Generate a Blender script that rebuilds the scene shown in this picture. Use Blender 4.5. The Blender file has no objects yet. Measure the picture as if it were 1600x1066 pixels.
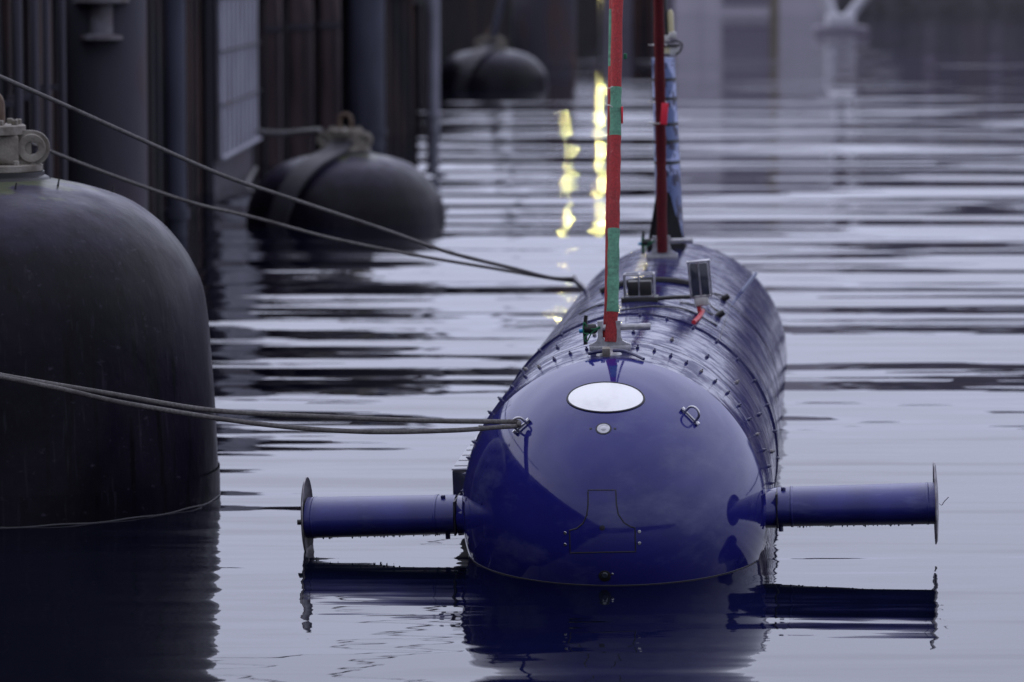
import bpy, bmesh, math, random
from mathutils import Vector, Matrix, Euler
random.seed(7)
R = math.radians
sc = bpy.context.scene
C = sc.collection

# ------------------------------------------------------------------ camera, sky, light
H = 3.4
PITCH = math.atan(590/6000)
cam = bpy.data.cameras.new('camera'); co = bpy.data.objects.new('camera', cam); C.objects.link(co)
co.location = (0, 0, H); co.rotation_euler = (math.pi/2 - PITCH, 0, 0)
cam.sensor_width = 36; cam.lens = 135; cam.clip_start = .5; cam.clip_end = 3000
cam.dof.use_dof = True; cam.dof.focus_distance = 21.3; cam.dof.aperture_fstop = 2.1
sc.camera = co
sc.view_settings.view_transform = 'Standard'; sc.view_settings.look = 'None'
sc.view_settings.exposure = 0.0; sc.view_settings.gamma = 1
sc.cycles.use_denoising = True
sc.cycles.sample_clamp_indirect = 0
sc.cycles.caustics_reflective = True
sc.cycles.blur_glossy = 0.3

SUN_EL, SUN_AZ = R(14), R(-82)
w = bpy.data.worlds.new('World'); sc.world = w; w.use_nodes = True
nt = w.node_tree; N = nt.nodes; L = nt.links
bg = N['Background']
sky = N.new('ShaderNodeTexSky'); sky.sky_type = 'NISHITA'; sky.sun_disc = False
sky.sun_elevation = SUN_EL; sky.sun_rotation = SUN_AZ; sky.dust_density = 3.0; sky.air_density = 1.0
hs = N.new('ShaderNodeHueSaturation'); hs.inputs['Saturation'].default_value = .25
L.new(sky.outputs[0], hs.inputs['Color'])
tc = N.new('ShaderNodeTexCoord'); sep = N.new('ShaderNodeSeparateXYZ'); L.new(tc.outputs['Generated'], sep.inputs[0])
# overcast dome: cloud layer, brighter towards the zenith
cr = N.new('ShaderNodeValToRGB'); L.new(sep.outputs['Z'], cr.inputs[0])
cr.color_ramp.elements[0].position = 0.0; cr.color_ramp.elements[0].color = (.62, .66, .92, 1)
cr.color_ramp.elements[1].position = .5; cr.color_ramp.elements[1].color = (1.18, 1.22, 1.5, 1)
nz = N.new('ShaderNodeTexNoise'); nz.inputs['Scale'].default_value = 2.2; nz.inputs['Detail'].default_value = 4
mp = N.new('ShaderNodeMapping'); mp.inputs['Scale'].default_value = (1, 1, 2.5); L.new(tc.outputs['Generated'], mp.inputs[0]); L.new(mp.outputs[0], nz.inputs['Vector'])
mr = N.new('ShaderNodeMapRange'); mr.inputs['From Min'].default_value = .3; mr.inputs['From Max'].default_value = .7
mr.inputs['To Min'].default_value = .86; mr.inputs['To Max'].default_value = 1.12; L.new(nz.outputs['Fac'], mr.inputs['Value'])
vm = N.new('ShaderNodeVectorMath'); vm.operation = 'SCALE'; L.new(cr.outputs[0], vm.inputs[0]); L.new(mr.outputs[0], vm.inputs['Scale'])
mry = N.new('ShaderNodeMapRange'); mry.interpolation_type = 'SMOOTHSTEP'; mry.inputs['From Min'].default_value = -.9; mry.inputs['From Max'].default_value = .9
mry.inputs['To Min'].default_value = .60; mry.inputs['To Max'].default_value = 1.4; L.new(sep.outputs['Y'], mry.inputs['Value'])   # cloud is brighter on the sun's side
vm3 = N.new('ShaderNodeVectorMath'); vm3.operation = 'SCALE'; L.new(vm.outputs[0], vm3.inputs[0]); L.new(mry.outputs[0], vm3.inputs['Scale'])
vm2 = N.new('ShaderNodeVectorMath'); vm2.operation = 'SCALE'; vm2.inputs['Scale'].default_value = 10.0; L.new(vm3.outputs[0], vm2.inputs[0])
mx = N.new('ShaderNodeMix'); mx.data_type = 'RGBA'; mx.inputs[0].default_value = .82
L.new(hs.outputs[0], mx.inputs[6]); L.new(vm2.outputs[0], mx.inputs[7])
L.new(mx.outputs[2], bg.inputs[0]); bg.inputs[1].default_value = .10
sd = bpy.data.lights.new('sun', 'SUN'); sd.energy = .5; sd.angle = R(12); sd.color = (1, .97, .95)
so = bpy.data.objects.new('sun', sd); C.objects.link(so)
d = Vector((math.sin(SUN_AZ)*math.cos(SUN_EL), math.cos(SUN_AZ)*math.cos(SUN_EL), math.sin(SUN_EL)))
so.rotation_euler = d.to_track_quat('Z', 'Y').to_euler()

# ------------------------------------------------------------------ helpers
def ray(px, py):
    u = (px-800)/6000; v = (533-py)/6000
    c, s = math.cos(PITCH), math.sin(PITCH)
    return Vector((u, c + v*s, -s + v*c))          # 1600x1066 photo pixel -> world direction
def at(px, py, Y):
    r = ray(px, py); return Vector((0, 0, H)) + r*(Y/r.y)
def tag(o, label=None, cat=None, group=None, kind=None):
    if label: o['label'] = label
    if cat: o['category'] = cat
    if group: o['group'] = group
    if kind: o['kind'] = kind
    return o
def empty(name, loc, rz=0, **k):
    o = bpy.data.objects.new(name, None); C.objects.link(o); o.location = loc; o.rotation_euler = (0, 0, rz)
    o.empty_display_size = .1
    return tag(o, **k)
def obj(name, bm, m, parent=None, smooth=True, angle=40, **k):
    bmesh.ops.recalc_face_normals(bm, faces=bm.faces)
    me = bpy.data.meshes.new(name); bm.to_mesh(me); bm.free()
    for p in me.polygons: p.use_smooth = smooth
    if smooth and angle:
        me.set_sharp_from_angle(angle=R(angle))
    ms = m if isinstance(m, (list, tuple)) else [m]
    for q in ms: me.materials.append(q)
    o = bpy.data.objects.new(name, me); C.objects.link(o)
    if parent: o.parent = parent
    return tag(o, **k)
def box(bm, c, s, rot=None, bev=0.0, mi=0):
    M = Matrix.Translation(Vector(c)) @ (rot.to_4x4() if rot else Matrix.Identity(4)) @ Matrix.Diagonal((s[0], s[1], s[2], 1))
    r = bmesh.ops.create_cube(bm, size=1, matrix=M)
    fs = list({f for v in r['verts'] for f in v.link_faces})
    if bev:
        es = list({e for v in r['verts'] for e in v.link_edges})
        g = bmesh.ops.bevel(bm, geom=es, offset=bev, segments=2, affect='EDGES', profile=.5)
        fs = [f for f in g['faces']] + [f for f in fs if f.is_valid]
    for f in fs:
        if f.is_valid: f.material_index = mi
def tube(bm, pts, r, seg=10, cap=True, flat=1.0, closed=False, mi=0, updir=None):
    pts = [Vector(p) for p in pts]; n = len(pts); rings = []
    rr = r if isinstance(r, (list, tuple)) else [r]*n
    up = Vector(updir) if updir else None; prev = None
    for i, p in enumerate(pts):
        if closed: t = pts[(i+1) % n] - pts[i-1]
        else: t = pts[min(i+1, n-1)] - pts[max(i-1, 0)]
        t.normalize()
        if prev is None:
            a = up or (Vector((0, 0, 1)) if abs(t.z) < .9 else Vector((1, 0, 0)))
            x = (a - t*a.dot(t)).normalized()
        else: x = (prev - t*prev.dot(t)).normalized()
        prev = x; y = t.cross(x)
        rings.append([bm.verts.new(p + (x*math.cos(2*math.pi*k/seg) + y*flat*math.sin(2*math.pi*k/seg))*rr[i]) for k in range(seg)])
    for i in range(n if closed else n-1):
        A, B = rings[i], rings[(i+1) % n]
        for k in range(seg):
            f = bm.faces.new((A[k], A[(k+1) % seg], B[(k+1) % seg], B[k])); f.material_index = mi
    if cap and not closed:
        for q in (rings[0][::-1], rings[-1]):
            f = bm.faces.new(q); f.material_index = mi
    return rings
def lathe(bm, prof, M=None, seg=48, mi=0, a0=0, a1=2*math.pi):
    """prof: (radius, height); axis local Z, then M"""
    M = M or Matrix.Identity(4); rings = []
    full = abs(a1-a0-2*math.pi) < 1e-6; n = seg if full else seg+1
    for r, z in prof:
        if r < 1e-6: rings.append([bm.verts.new(M @ Vector((0, 0, z)))])
        else: rings.append([bm.verts.new(M @ Vector((r*math.cos(a0+(a1-a0)*k/seg), r*math.sin(a0+(a1-a0)*k/seg), z))) for k in range(n)])
    for A, B in zip(rings, rings[1:]):
        for k in range(n if full else n-1):
            k2 = (k+1) % n
            if len(A) == 1 and len(B) == 1: continue
            if len(A) == 1: f = bm.faces.new((A[0], B[k2], B[k]))
            elif len(B) == 1: f = bm.faces.new((A[k], A[k2], B[0]))
            else: f = bm.faces.new((A[k], A[k2], B[k2], B[k]))
            f.material_index = mi
def smooth_pts(pts, n=12):
    pts = [Vector(p) for p in pts]; out = []
    P = [pts[0]*2-pts[1]] + pts + [pts[-1]*2-pts[-2]]
    for i in range(1, len(P)-2):
        a, b, c, d_ = P[i-1:i+3]
        for k in range(n):
            t = k/n
            out.append(.5*((2*b) + (c-a)*t + (2*a-5*b+4*c-d_)*t*t + (3*b-3*c+d_-a)*t**3))
    out.append(pts[-1]); return out
YAX = Matrix.Rotation(-math.pi/2, 4, 'X')         # lathe axis Z -> +Y
XAX = Matrix.Rotation(math.pi/2, 4, 'Y')          # lathe axis Z -> +X

# ------------------------------------------------------------------ materials
def mat(name, col, rough=.5, metal=0, coat=0, coat_r=.05, spec=.5, var=.0, vscale=(4, 4, 4), col2=None, bump=0, bscale=(20, 20, 20), rvar=0, emis=None, estr=0, detail=5, vmin=.35, vmax=.65):
    m = bpy.data.materials.new(name); m.use_nodes = True; t = m.node_tree; b = t.nodes['Principled BSDF']
    b.inputs['Base Color'].default_value = (*col, 1); b.inputs['Roughness'].default_value = rough
    b.inputs['Metallic'].default_value = metal; b.inputs['Coat Weight'].default_value = coat
    b.inputs['Coat Roughness'].default_value = coat_r; b.inputs['Specular IOR Level'].default_value = spec
    if emis: b.inputs['Emission Color'].default_value = (*emis, 1); b.inputs['Emission Strength'].default_value = estr
    tcn = t.nodes.new('ShaderNodeTexCoord')
    def noise(scale, det=5):
        mpn = t.nodes.new('ShaderNodeMapping'); mpn.inputs['Scale'].default_value = scale
        t.links.new(tcn.outputs['Object'], mpn.inputs[0])
        q = t.nodes.new('ShaderNodeTexNoise'); q.inputs['Scale'].default_value = 1; q.inputs['Detail'].default_value = det
        t.links.new(mpn.outputs[0], q.inputs['Vector']); return q
    if var or col2:
        q = noise(vscale, detail)
        c2 = col2 or tuple(c*(1-var) for c in col)
        mr_ = t.nodes.new('ShaderNodeMapRange'); mr_.inputs['From Min'].default_value = vmin; mr_.inputs['From Max'].default_value = vmax
        t.links.new(q.outputs['Fac'], mr_.inputs['Value'])
        mxn = t.nodes.new('ShaderNodeMix'); mxn.data_type = 'RGBA'; mxn.inputs[6].default_value = (*col, 1); mxn.inputs[7].default_value = (*c2, 1)
        t.links.new(mr_.outputs[0], mxn.inputs[0]); t.links.new(mxn.outputs[2], b.inputs['Base Color'])
        if rvar:
            mr2 = t.nodes.new('ShaderNodeMapRange'); mr2.inputs['From Min'].default_value = vmin; mr2.inputs['From Max'].default_value = vmax
            mr2.inputs['To Min'].default_value = rough; mr2.inputs['To Max'].default_value = rough+rvar
            t.links.new(q.outputs['Fac'], mr2.inputs['Value']); t.links.new(mr2.outputs[0], b.inputs['Roughness'])
    if bump:
        q = noise(bscale, 4); bn = t.nodes.new('ShaderNodeBump'); bn.inputs['Strength'].default_value = 1; bn.inputs['Distance'].default_value = bump
        t.links.new(q.outputs['Fac'], bn.inputs['Height']); t.links.new(bn.outputs[0], b.inputs['Normal'])
        t.links.new(bn.outputs[0], b.inputs['Coat Normal'])
    return m
M_nose = mat('blue_gloss_paint', (.017, .017, .165), .32, spec=0, coat=1, coat_r=.035, var=.18, vscale=(2, 2, 5), bump=.0006, bscale=(3, 3, 3), rvar=.08)
def add_wear(m, col, fac, scale, thr, width, crough=None):
    t = m.node_tree; b = t.nodes['Principled BSDF']; tcn = t.nodes.new('ShaderNodeTexCoord'); mpn = t.nodes.new('ShaderNodeMapping'); mpn.inputs['Scale'].default_value = scale
    t.links.new(tcn.outputs['Object'], mpn.inputs[0]); q = t.nodes.new('ShaderNodeTexNoise'); q.inputs['Scale'].default_value = 1; q.inputs['Detail'].default_value = 9; q.inputs['Roughness'].default_value = .65
    t.links.new(mpn.outputs[0], q.inputs['Vector']); mr_ = t.nodes.new('ShaderNodeMapRange'); mr_.inputs['From Min'].default_value = thr; mr_.inputs['From Max'].default_value = thr+width; mr_.inputs['To Max'].default_value = fac
    t.links.new(q.outputs['Fac'], mr_.inputs['Value']); mxn = t.nodes.new('ShaderNodeMix'); mxn.data_type = 'RGBA'
    src = b.inputs['Base Color'].links[0].from_socket if b.inputs['Base Color'].links else None
    if src: t.links.new(src, mxn.inputs[6])
    else: mxn.inputs[6].default_value = b.inputs['Base Color'].default_value
    mxn.inputs[7].default_value = (*col, 1); t.links.new(mr_.outputs[0], mxn.inputs[0]); t.links.new(mxn.outputs[2], b.inputs['Base Color'])
    if crough:
        m2 = t.nodes.new('ShaderNodeMapRange'); m2.inputs['From Min'].default_value = .35; m2.inputs['From Max'].default_value = .7
        m2.inputs['To Min'].default_value = crough[0]; m2.inputs['To Max'].default_value = crough[1]; t.links.new(q.outputs['Fac'], m2.inputs['Value']); t.links.new(m2.outputs[0], b.inputs['Coat Roughness'])
M_hull = mat('wet_blue_hull_paint', (.012, .012, .09), .3, spec=0, coat=.8, coat_r=.05, bump=.005, bscale=(3, 16, 3), vscale=(1.5, 9, 1.5), col2=(.022, .02, .09))
M_wing = mat('blue_wing_paint', (.018, .02, .17), .38, spec=.3, coat=.3, coat_r=.2, var=.25, vscale=(6, 3, 3), bump=.0004, bscale=(30, 30, 30))
add_wear(M_nose, (.12, .13, .26), .45, (2.2, 2.2, 5), .52, .25, (.02, .11))
add_wear(M_wing, (.12, .13, .3), .5, (3, 9, 9), .55, .2)
add_wear(M_hull, (.07, .07, .16), .5, (5, 2, 5), .5, .2, (.03, .14))
def wet_patches(m):
    t = m.node_tree; b = t.nodes['Principled BSDF']; tcn = t.nodes.new('ShaderNodeTexCoord'); mpn = t.nodes.new('ShaderNodeMapping'); mpn.inputs['Scale'].default_value = (6, 8, 6)
    t.links.new(tcn.outputs['Object'], mpn.inputs[0]); q = t.nodes.new('ShaderNodeTexNoise'); q.inputs['Scale'].default_value = 1; q.inputs['Detail'].default_value = 9; q.inputs['Roughness'].default_value = .62
    t.links.new(mpn.outputs[0], q.inputs['Vector']); mr_ = t.nodes.new('ShaderNodeMapRange'); mr_.inputs['From Min'].default_value = .42; mr_.inputs['From Max'].default_value = .56
    mr_.inputs['To Min'].default_value = .38; mr_.inputs['To Max'].default_value = 1; t.links.new(q.outputs['Fac'], mr_.inputs['Value']); t.links.new(mr_.outputs[0], b.inputs['Coat Weight'])
wet_patches(M_hull)
M_seam = mat('dark_seam', (.004, .004, .015), .5)
M_white = mat('white_window', (.92, .92, .92), .35, coat=.3)
M_steel = mat('brushed_steel', (.55, .55, .58), .28, metal=1, var=.35, vscale=(25, 25, 25))
M_alu = mat('grey_aluminium', (.50, .50, .53), .42, metal=.5, var=.3, vscale=(40, 40, 40))
M_disc = mat('mottled_plate', (.33, .32, .34), .4, metal=.7, col2=(.16, .15, .17), vscale=(9, 9, 22), rvar=.15)
M_bolt = mat('blue_bolt', (.012, .013, .09), .35, coat=.5)
M_boltg = mat('grey_bolt', (.22, .21, .22), .4, metal=.6)
M_black = mat('black_plastic', (.012, .012, .014), .45)
M_blackd = mat('black_fin', (.006, .006, .009), .7, spec=.1, var=.3)
M_panel = mat('dark_panel', (.035, .04, .06), .15, coat=.6)
M_clear = mat('frosted_plastic', (.55, .55, .53), .35, spec=.6, var=.2, vscale=(60, 60, 60))
M_red = mat('red_webbing', (.42, .028, .032), .75, var=.45, vscale=(120, 120, 90), bump=.004, bscale=(90, 90, 170))
M_red2 = mat('dark_red_webbing', (.15, .008, .014), .7, var=.4, vscale=(100, 100, 60), bump=.003, bscale=(90, 90, 150))
M_green = mat('green_webbing', (.11, .30, .20), .8, var=.3, vscale=(60, 60, 50), bump=.004, bscale=(60, 60, 60))
M_cable = mat('red_cable', (.5, .02, .03), .45)
M_tagred = mat('red_tag', (.75, .02, .05), .6)
M_cord = mat('green_cord', (.012, .14, .06), .6)
M_cyan = mat('blue_cap', (.02, .25, .5), .4)
M_rope = mat('grey_rope', (.16, .15, .15), .85, var=.45, vscale=(70, 70, 70), bump=.004, bscale=(160, 160, 160))
M_rope2 = mat('pale_rope', (.3, .3, .3), .85, var=.3)
M_yel = mat('cream_plastic', (.55, .5, .3), .5)
M_camo = mat('camouflage_paint', (.36, .42, .68), .5, col2=(.10, .14, .30), vscale=(8, 8, 6), detail=0, vmin=.47, vmax=.51)
add_wear(M_camo, (.022, .02, .06), 1, (13, 13, 8), .53, .02)
M_camol = mat('pale_band', (.42, .46, .62), .5)
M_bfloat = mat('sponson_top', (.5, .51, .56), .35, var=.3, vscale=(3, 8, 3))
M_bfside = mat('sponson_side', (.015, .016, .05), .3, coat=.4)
M_fit = mat('weathered_fitting', (.26, .24, .205), .6, col2=(.09, .07, .05), vscale=(9, 9, 9), bump=.004, bscale=(60, 60, 60), metal=.1, vmin=.4, vmax=.75)
M_eye = mat('rusty_eye', (.15, .11, .08), .7, col2=(.08, .045, .03), vscale=(14, 14, 14))

def drip_rubber():
    m = bpy.data.materials.new('black_rubber'); m.use_nodes = True; t = m.node_tree; b = t.nodes['Principled BSDF']; n = t.nodes; l = t.links
    tcn = n.new('ShaderNodeTexCoord')
    def no(scale, det=5, s=1):
        mpn = n.new('ShaderNodeMapping'); mpn.inputs['Scale'].default_value = scale; l.new(tcn.outputs['Object'], mpn.inputs[0])
        q = n.new('ShaderNodeTexNoise'); q.inputs['Scale'].default_value = s; q.inputs['Detail'].default_value = det; l.new(mpn.outputs[0], q.inputs['Vector']); return q
    def rng(src, a, b_, c, d_):
        q = n.new('ShaderNodeMapRange'); q.inputs['From Min'].default_value = a; q.inputs['From Max'].default_value = b_
        q.inputs['To Min'].default_value = c; q.inputs['To Max'].default_value = d_; l.new(src, q.inputs['Value']); return q.outputs[0]
    drips = rng(no((14, 14, .7), 3).outputs['Fac'], .56, .68, 0, 1)
    blot = rng(no((1.3, 1.3, 1.3), 6).outputs['Fac'], .4, .7, 0, 1)
    mx1 = n.new('ShaderNodeMix'); mx1.data_type = 'RGBA'; mx1.inputs[6].default_value = (.0035, .0025, .0065, 1); mx1.inputs[7].default_value = (.009, .0065, .015, 1); l.new(blot, mx1.inputs[0])
    mx2 = n.new('ShaderNodeMix'); mx2.data_type = 'RGBA'; l.new(mx1.outputs[2], mx2.inputs[6]); mx2.inputs[7].default_value = (.002, .002, .003, 1); l.new(drips, mx2.inputs[0])
    # sky sheen painted into the colour of the float's crown, moss by the neck
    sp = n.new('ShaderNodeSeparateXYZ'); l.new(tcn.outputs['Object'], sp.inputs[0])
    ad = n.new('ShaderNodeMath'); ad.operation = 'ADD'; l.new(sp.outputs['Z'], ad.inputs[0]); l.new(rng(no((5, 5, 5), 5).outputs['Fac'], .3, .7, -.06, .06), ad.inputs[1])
    sky_sheen = n.new('ShaderNodeMath'); sky_sheen.operation = 'MULTIPLY'; l.new(rng(ad.outputs[0], 1.6, 2.07, 0, .75), sky_sheen.inputs[0]); l.new(rng(no((7, 7, 7), 7).outputs['Fac'], .3, .6, .35, 1), sky_sheen.inputs[1])
    mx3 = n.new('ShaderNodeMix'); mx3.data_type = 'RGBA'; l.new(mx2.outputs[2], mx3.inputs[6]); mx3.inputs[7].default_value = (.052, .046, .098, 1); l.new(sky_sheen.outputs[0], mx3.inputs[0])
    moss = rng(ad.outputs[0], 1.985, 2.01, 0, .9)
    mx4 = n.new('ShaderNodeMix'); mx4.data_type = 'RGBA'; l.new(mx3.outputs[2], mx4.inputs[6]); mx4.inputs[7].default_value = (.075, .085, .045, 1); l.new(moss, mx4.inputs[0])
    mx5 = n.new('ShaderNodeMix'); mx5.data_type = 'RGBA'; l.new(mx4.outputs[2], mx5.inputs[6]); mx5.inputs[7].default_value = (.06, .055, .08, 1)
    l.new(rng(no((16, 16, 26), 8).outputs['Fac'], .64, .74, 0, .45), mx5.inputs[0])
    mx6 = n.new('ShaderNodeMix'); mx6.data_type = 'RGBA'; l.new(mx5.outputs[2], mx6.inputs[6]); mx6.inputs[7].default_value = (.028, .026, .038, 1)
    l.new(rng(no((30, 30, 2.2), 6).outputs['Fac'], .60, .72, 0, .5), mx6.inputs[0]); l.new(mx6.outputs[2], b.inputs['Base Color'])
    l.new(rng(no((3, 3, 1.5), 6).outputs['Fac'], .3, .7, .26, .52), b.inputs['Roughness'])
    b.inputs['Specular IOR Level'].default_value = .16
    bn = n.new('ShaderNodeBump'); bn.inputs['Distance'].default_value = .006; l.new(no((9, 9, 5), 8).outputs['Fac'], bn.inputs['Height']); l.new(bn.outputs[0], b.inputs['Normal'])
    return m
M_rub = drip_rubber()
add_wear(M_red, (.14, .02, .025), .7, (6, 6, 5), .48, .2); add_wear(M_red, (.55, .25, .24), .35, (60, 60, 14), .58, .15)
add_wear(M_green, (.05, .12, .09), .7, (9, 9, 30), .50, .15); add_wear(M_green, (.3, .42, .34), .4, (50, 50, 16), .58, .15)
add_wear(M_rope, (.05, .045, .045), .8, (2.5, 2.5, 2.5), .5, .12); add_wear(M_white, (.55, .55, .58), .35, (7, 7, 7), .52, .2)
M_rub2 = mat('rubber_strap', (.032, .029, .042), .55, var=.4, vscale=(3, 3, 3))
M_scum = mat('scum_line', (.07, .07, .08), .6)
M_sheet = mat('rusted_sheet_pile', (.010, .010, .016), .75, spec=.2, col2=(.055, .030, .026), vscale=(2.2, 2.2, .3), bump=.02, bscale=(3, 3, 3), vmin=.45, vmax=.7)
M_pile = mat('dark_steel_pile', (.05, .048, .066), .6, spec=.25, col2=(.085, .045, .04), vscale=(1.3, 1.3, .5), rvar=.2, vmin=.5, vmax=.75, bump=.01, bscale=(5, 5, 2))
M_pileb = mat('bluish_steel_pile', (.06, .065, .10), .6, spec=.25, var=.5, vscale=(2, 2, .6))
M_gal = mat('dull_galvanised', (.16, .16, .19), .65, col2=(.08, .06, .06), vscale=(5, 5, 5))
M_timber = mat('brown_timber', (.10, .072, .08), .8, spec=.2, col2=(.03, .022, .028), vscale=(8, 8, .5))
M_lpanel = mat('pale_ribbed_panel', (.25, .25, .32), .55, var=.35, vscale=(2, 2, 1))
M_lrail = mat('pale_galvanised', (.3, .3, .38), .6, var=.3)
M_conc = mat('quay_concrete', (.14, .135, .15), .85, var=.4, vscale=(1, 1, 1))
M_lbuild = mat('pale_grey_cladding', (.52, .49, .58), .7, var=.2, vscale=(.3, .3, .1))
M_dwin = mat('dark_opening', (.20, .18, .24), .4)
M_dbuild = mat('dark_blue_cladding', (.10, .10, .15), .7, col2=(.15, .125, .15), vscale=(.3, .3, .15))
M_truss = mat('pale_tube_paint', (.55, .55, .62), .5)
M_lamp = mat('lamp_glass', (.8, .7, .3), .4, emis=(1, .86, .28), estr=620)
M_lpost = mat('lamp_post_steel', (.1, .1, .12), .5)

# ------------------------------------------------------------------ water
def water_mat():
    m = bpy.data.materials.new('harbour_water'); m.use_nodes = True; t = m.node_tree; n = t.nodes; l = t.links; b = n['Principled BSDF']
    b.inputs['Base Color'].default_value = (.002, .003, .009, 1); b.inputs['Roughness'].default_value = .0; b.inputs['IOR'].default_value = 1.333
    geo = n.new('ShaderNodeNewGeometry'); sp = n.new('ShaderNodeSeparateXYZ'); l.new(geo.outputs['Position'], sp.inputs[0])
    def layer(scale, rotz, amp, det, dist=0.0):
        mpn = n.new('ShaderNodeMapping'); mpn.inputs['Scale'].default_value = scale; mpn.inputs['Rotation'].default_value = (0, 0, R(rotz))
        mpn.vector_type = 'TEXTURE' if False else 'POINT'
        l.new(geo.outputs['Position'], mpn.inputs[0])
        q = n.new('ShaderNodeTexNoise'); q.inputs['Scale'].default_value = 1; q.inputs['Detail'].default_value = det; q.inputs['Distortion'].default_value = dist
        q.inputs['Roughness'].default_value = .45
        l.new(mpn.outputs[0], q.inputs['Vector'])
        s = n.new('ShaderNodeVectorMath'); s.operation = 'SUBTRACT'; l.new(q.outputs['Color'], s.inputs[0]); s.inputs[1].default_value = (.5, .5, .5)
        k = n.new('ShaderNodeVectorMath'); k.operation = 'MULTIPLY'; l.new(s.outputs[0], k.inputs[0]); k.inputs[1].default_value = (amp[0], amp[1], 0)
        return k.outputs[0]
    def add(a, c):
        k = n.new('ShaderNodeVectorMath'); k.operation = 'ADD'; l.new(a, k.inputs[0]); l.new(c, k.inputs[1]); return k.outputs[0]
    def env(a, lo, hi, f0, f1):
        q = n.new('ShaderNodeMapRange'); q.interpolation_type = 'SMOOTHSTEP'
        q.inputs['From Min'].default_value = lo; q.inputs['From Max'].default_value = hi; q.inputs['To Min'].default_value = f0; q.inputs['To Max'].default_value = f1
        l.new(sp.outputs['Y'], q.inputs['Value'])
        k = n.new('ShaderNodeVectorMath'); k.operation = 'SCALE'; l.new(a, k.inputs[0]); l.new(q.outputs[0], k.inputs['Scale']); return k.outputs[0]
    long_ = env(env(add(layer((.09, .55, 1), 2.5, (.06, .10), 1.0), layer((.20, 1.7, 1), -3, (.14, .175), .6)), 20.5, 25.5, .26, 1.0), 60, 120, 1.0, .72)
    mid = env(env(layer((.42, 3.8, 1), 3, (.14, .14), 2.0, .4), 20, 23.5, .7, 1.15), 31, 60, 1.0, .12)
    fine = env(layer((1.4, 8.0, 1), -2, (.055, .042), 2.5, .6), 28, 50, 1.0, .05)
    tot = add(add(long_, mid), fine)
    k = n.new('ShaderNodeVectorMath'); k.operation = 'ADD'; l.new(tot, k.inputs[0]); k.inputs[1].default_value = (0, 0, 1)
    nn = n.new('ShaderNodeVectorMath'); nn.operation = 'NORMALIZE'; l.new(k.outputs[0], nn.inputs[0])
    l.new(nn.outputs[0], b.inputs['Normal'])
    return m
bm = bmesh.new(); bmesh.ops.create_grid(bm, x_segments=8, y_segments=8, size=700, matrix=Matrix.Translation((0, 300, 0)))
obj('water', bm, water_mat(), kind='structure')

# ------------------------------------------------------------------ left quay
def sheet_wall(path, z0, z1, pitch=.7, depth=.28):
    """trapezoidal sheet piling following a path"""
    bm = bmesh.new(); pts = []
    prof = [(0, 0), (.32, 0), (.5, 1), (.82, 1)]
    for (a, b) in zip(path, path[1:]):
        a = Vector(a); b = Vector(b); dv = b-a; Ln = dv.length; t = dv/Ln; nrm = Vector((t.y, -t.x))
        k = max(1, round(Ln/pitch))
        for i in range(k):
            for u, q in prof:
                pts.append(a + t*(Ln*(i+u)/k) - nrm*q*depth)
    lo = [bm.verts.new((p.x, p.y, z0)) for p in pts]; hi = [bm.verts.new((p.x, p.y, z1)) for p in pts]
    for i in range(len(pts)-1): bm.faces.new((lo[i], lo[i+1], hi[i+1], hi[i]))
    return bm
def slab(path, width, z0, z1):
    bm = bmesh.new(); a = [Vector(p) for p in path]; L1 = []; L2 = []
    for z in (z0, z1):
        L1.append([bm.verts.new((p.x, p.y, z)) for p in a]); L2.append([bm.verts.new((p.x-width, p.y, z)) for p in a])
    for i in range(len(a)-1):
        for Lx in (L1, L2): bm.faces.new((Lx[0][i], Lx[0][i+1], Lx[1][i+1], Lx[1][i]))
        for z in (0, 1): bm.faces.new((L1[z][i], L1[z][i+1], L2[z][i+1], L2[z][i]))
    for i in (0, -1): bm.faces.new((L1[0][i], L1[1][i], L2[1][i], L2[0][i]))
    return bm
pathA = [(-8.5, -45), (-5.7, 20), (-5.0, 45), (-4.62, 56), (-4.5, 64.5)]
pathB = [(-4.5, 64.5), (-1.9, 78)]
pathC = [(-1.9, 78), (-3.0, 86), (-3.2, 106), (-2.2, 120), (.8, 142), (5.0, 205)]
def wall(name, path, z1, label):
    o = empty(name, (path[0][0], path[0][1], 0), label=label, cat='quay wall')
    off = Vector((path[0][0], path[0][1]))
    loc = [Vector(p)-off for p in path]
    obj('sheet_piling', sheet_wall(loc, -3, z1), M_sheet, o, smooth=False)
    cp = [(p.x+.12, p.y) for p in loc]
    obj('capping_beam', slab(cp, .9, z1-.02, z1+.3), M_conc, o, smooth=False)
    return o
wall('quay_wall', pathA, 3.3, 'dark corrugated sheet pile wall behind the big black fender on the left')
wall('quay_wall', pathB, 2.85, 'dark wall section with brown timbers behind the middle black fender')
wall('quay_wall', pathC, 2.6, 'far dark wall section beyond the pale post, behind the smallest fender')
obj('quay_deck', slab([(p[0]-.8, p[1]) for p in pathA+pathC[2:]], 40, 2.2, 2.95), M_conc, smooth=False, kind='structure')

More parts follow.
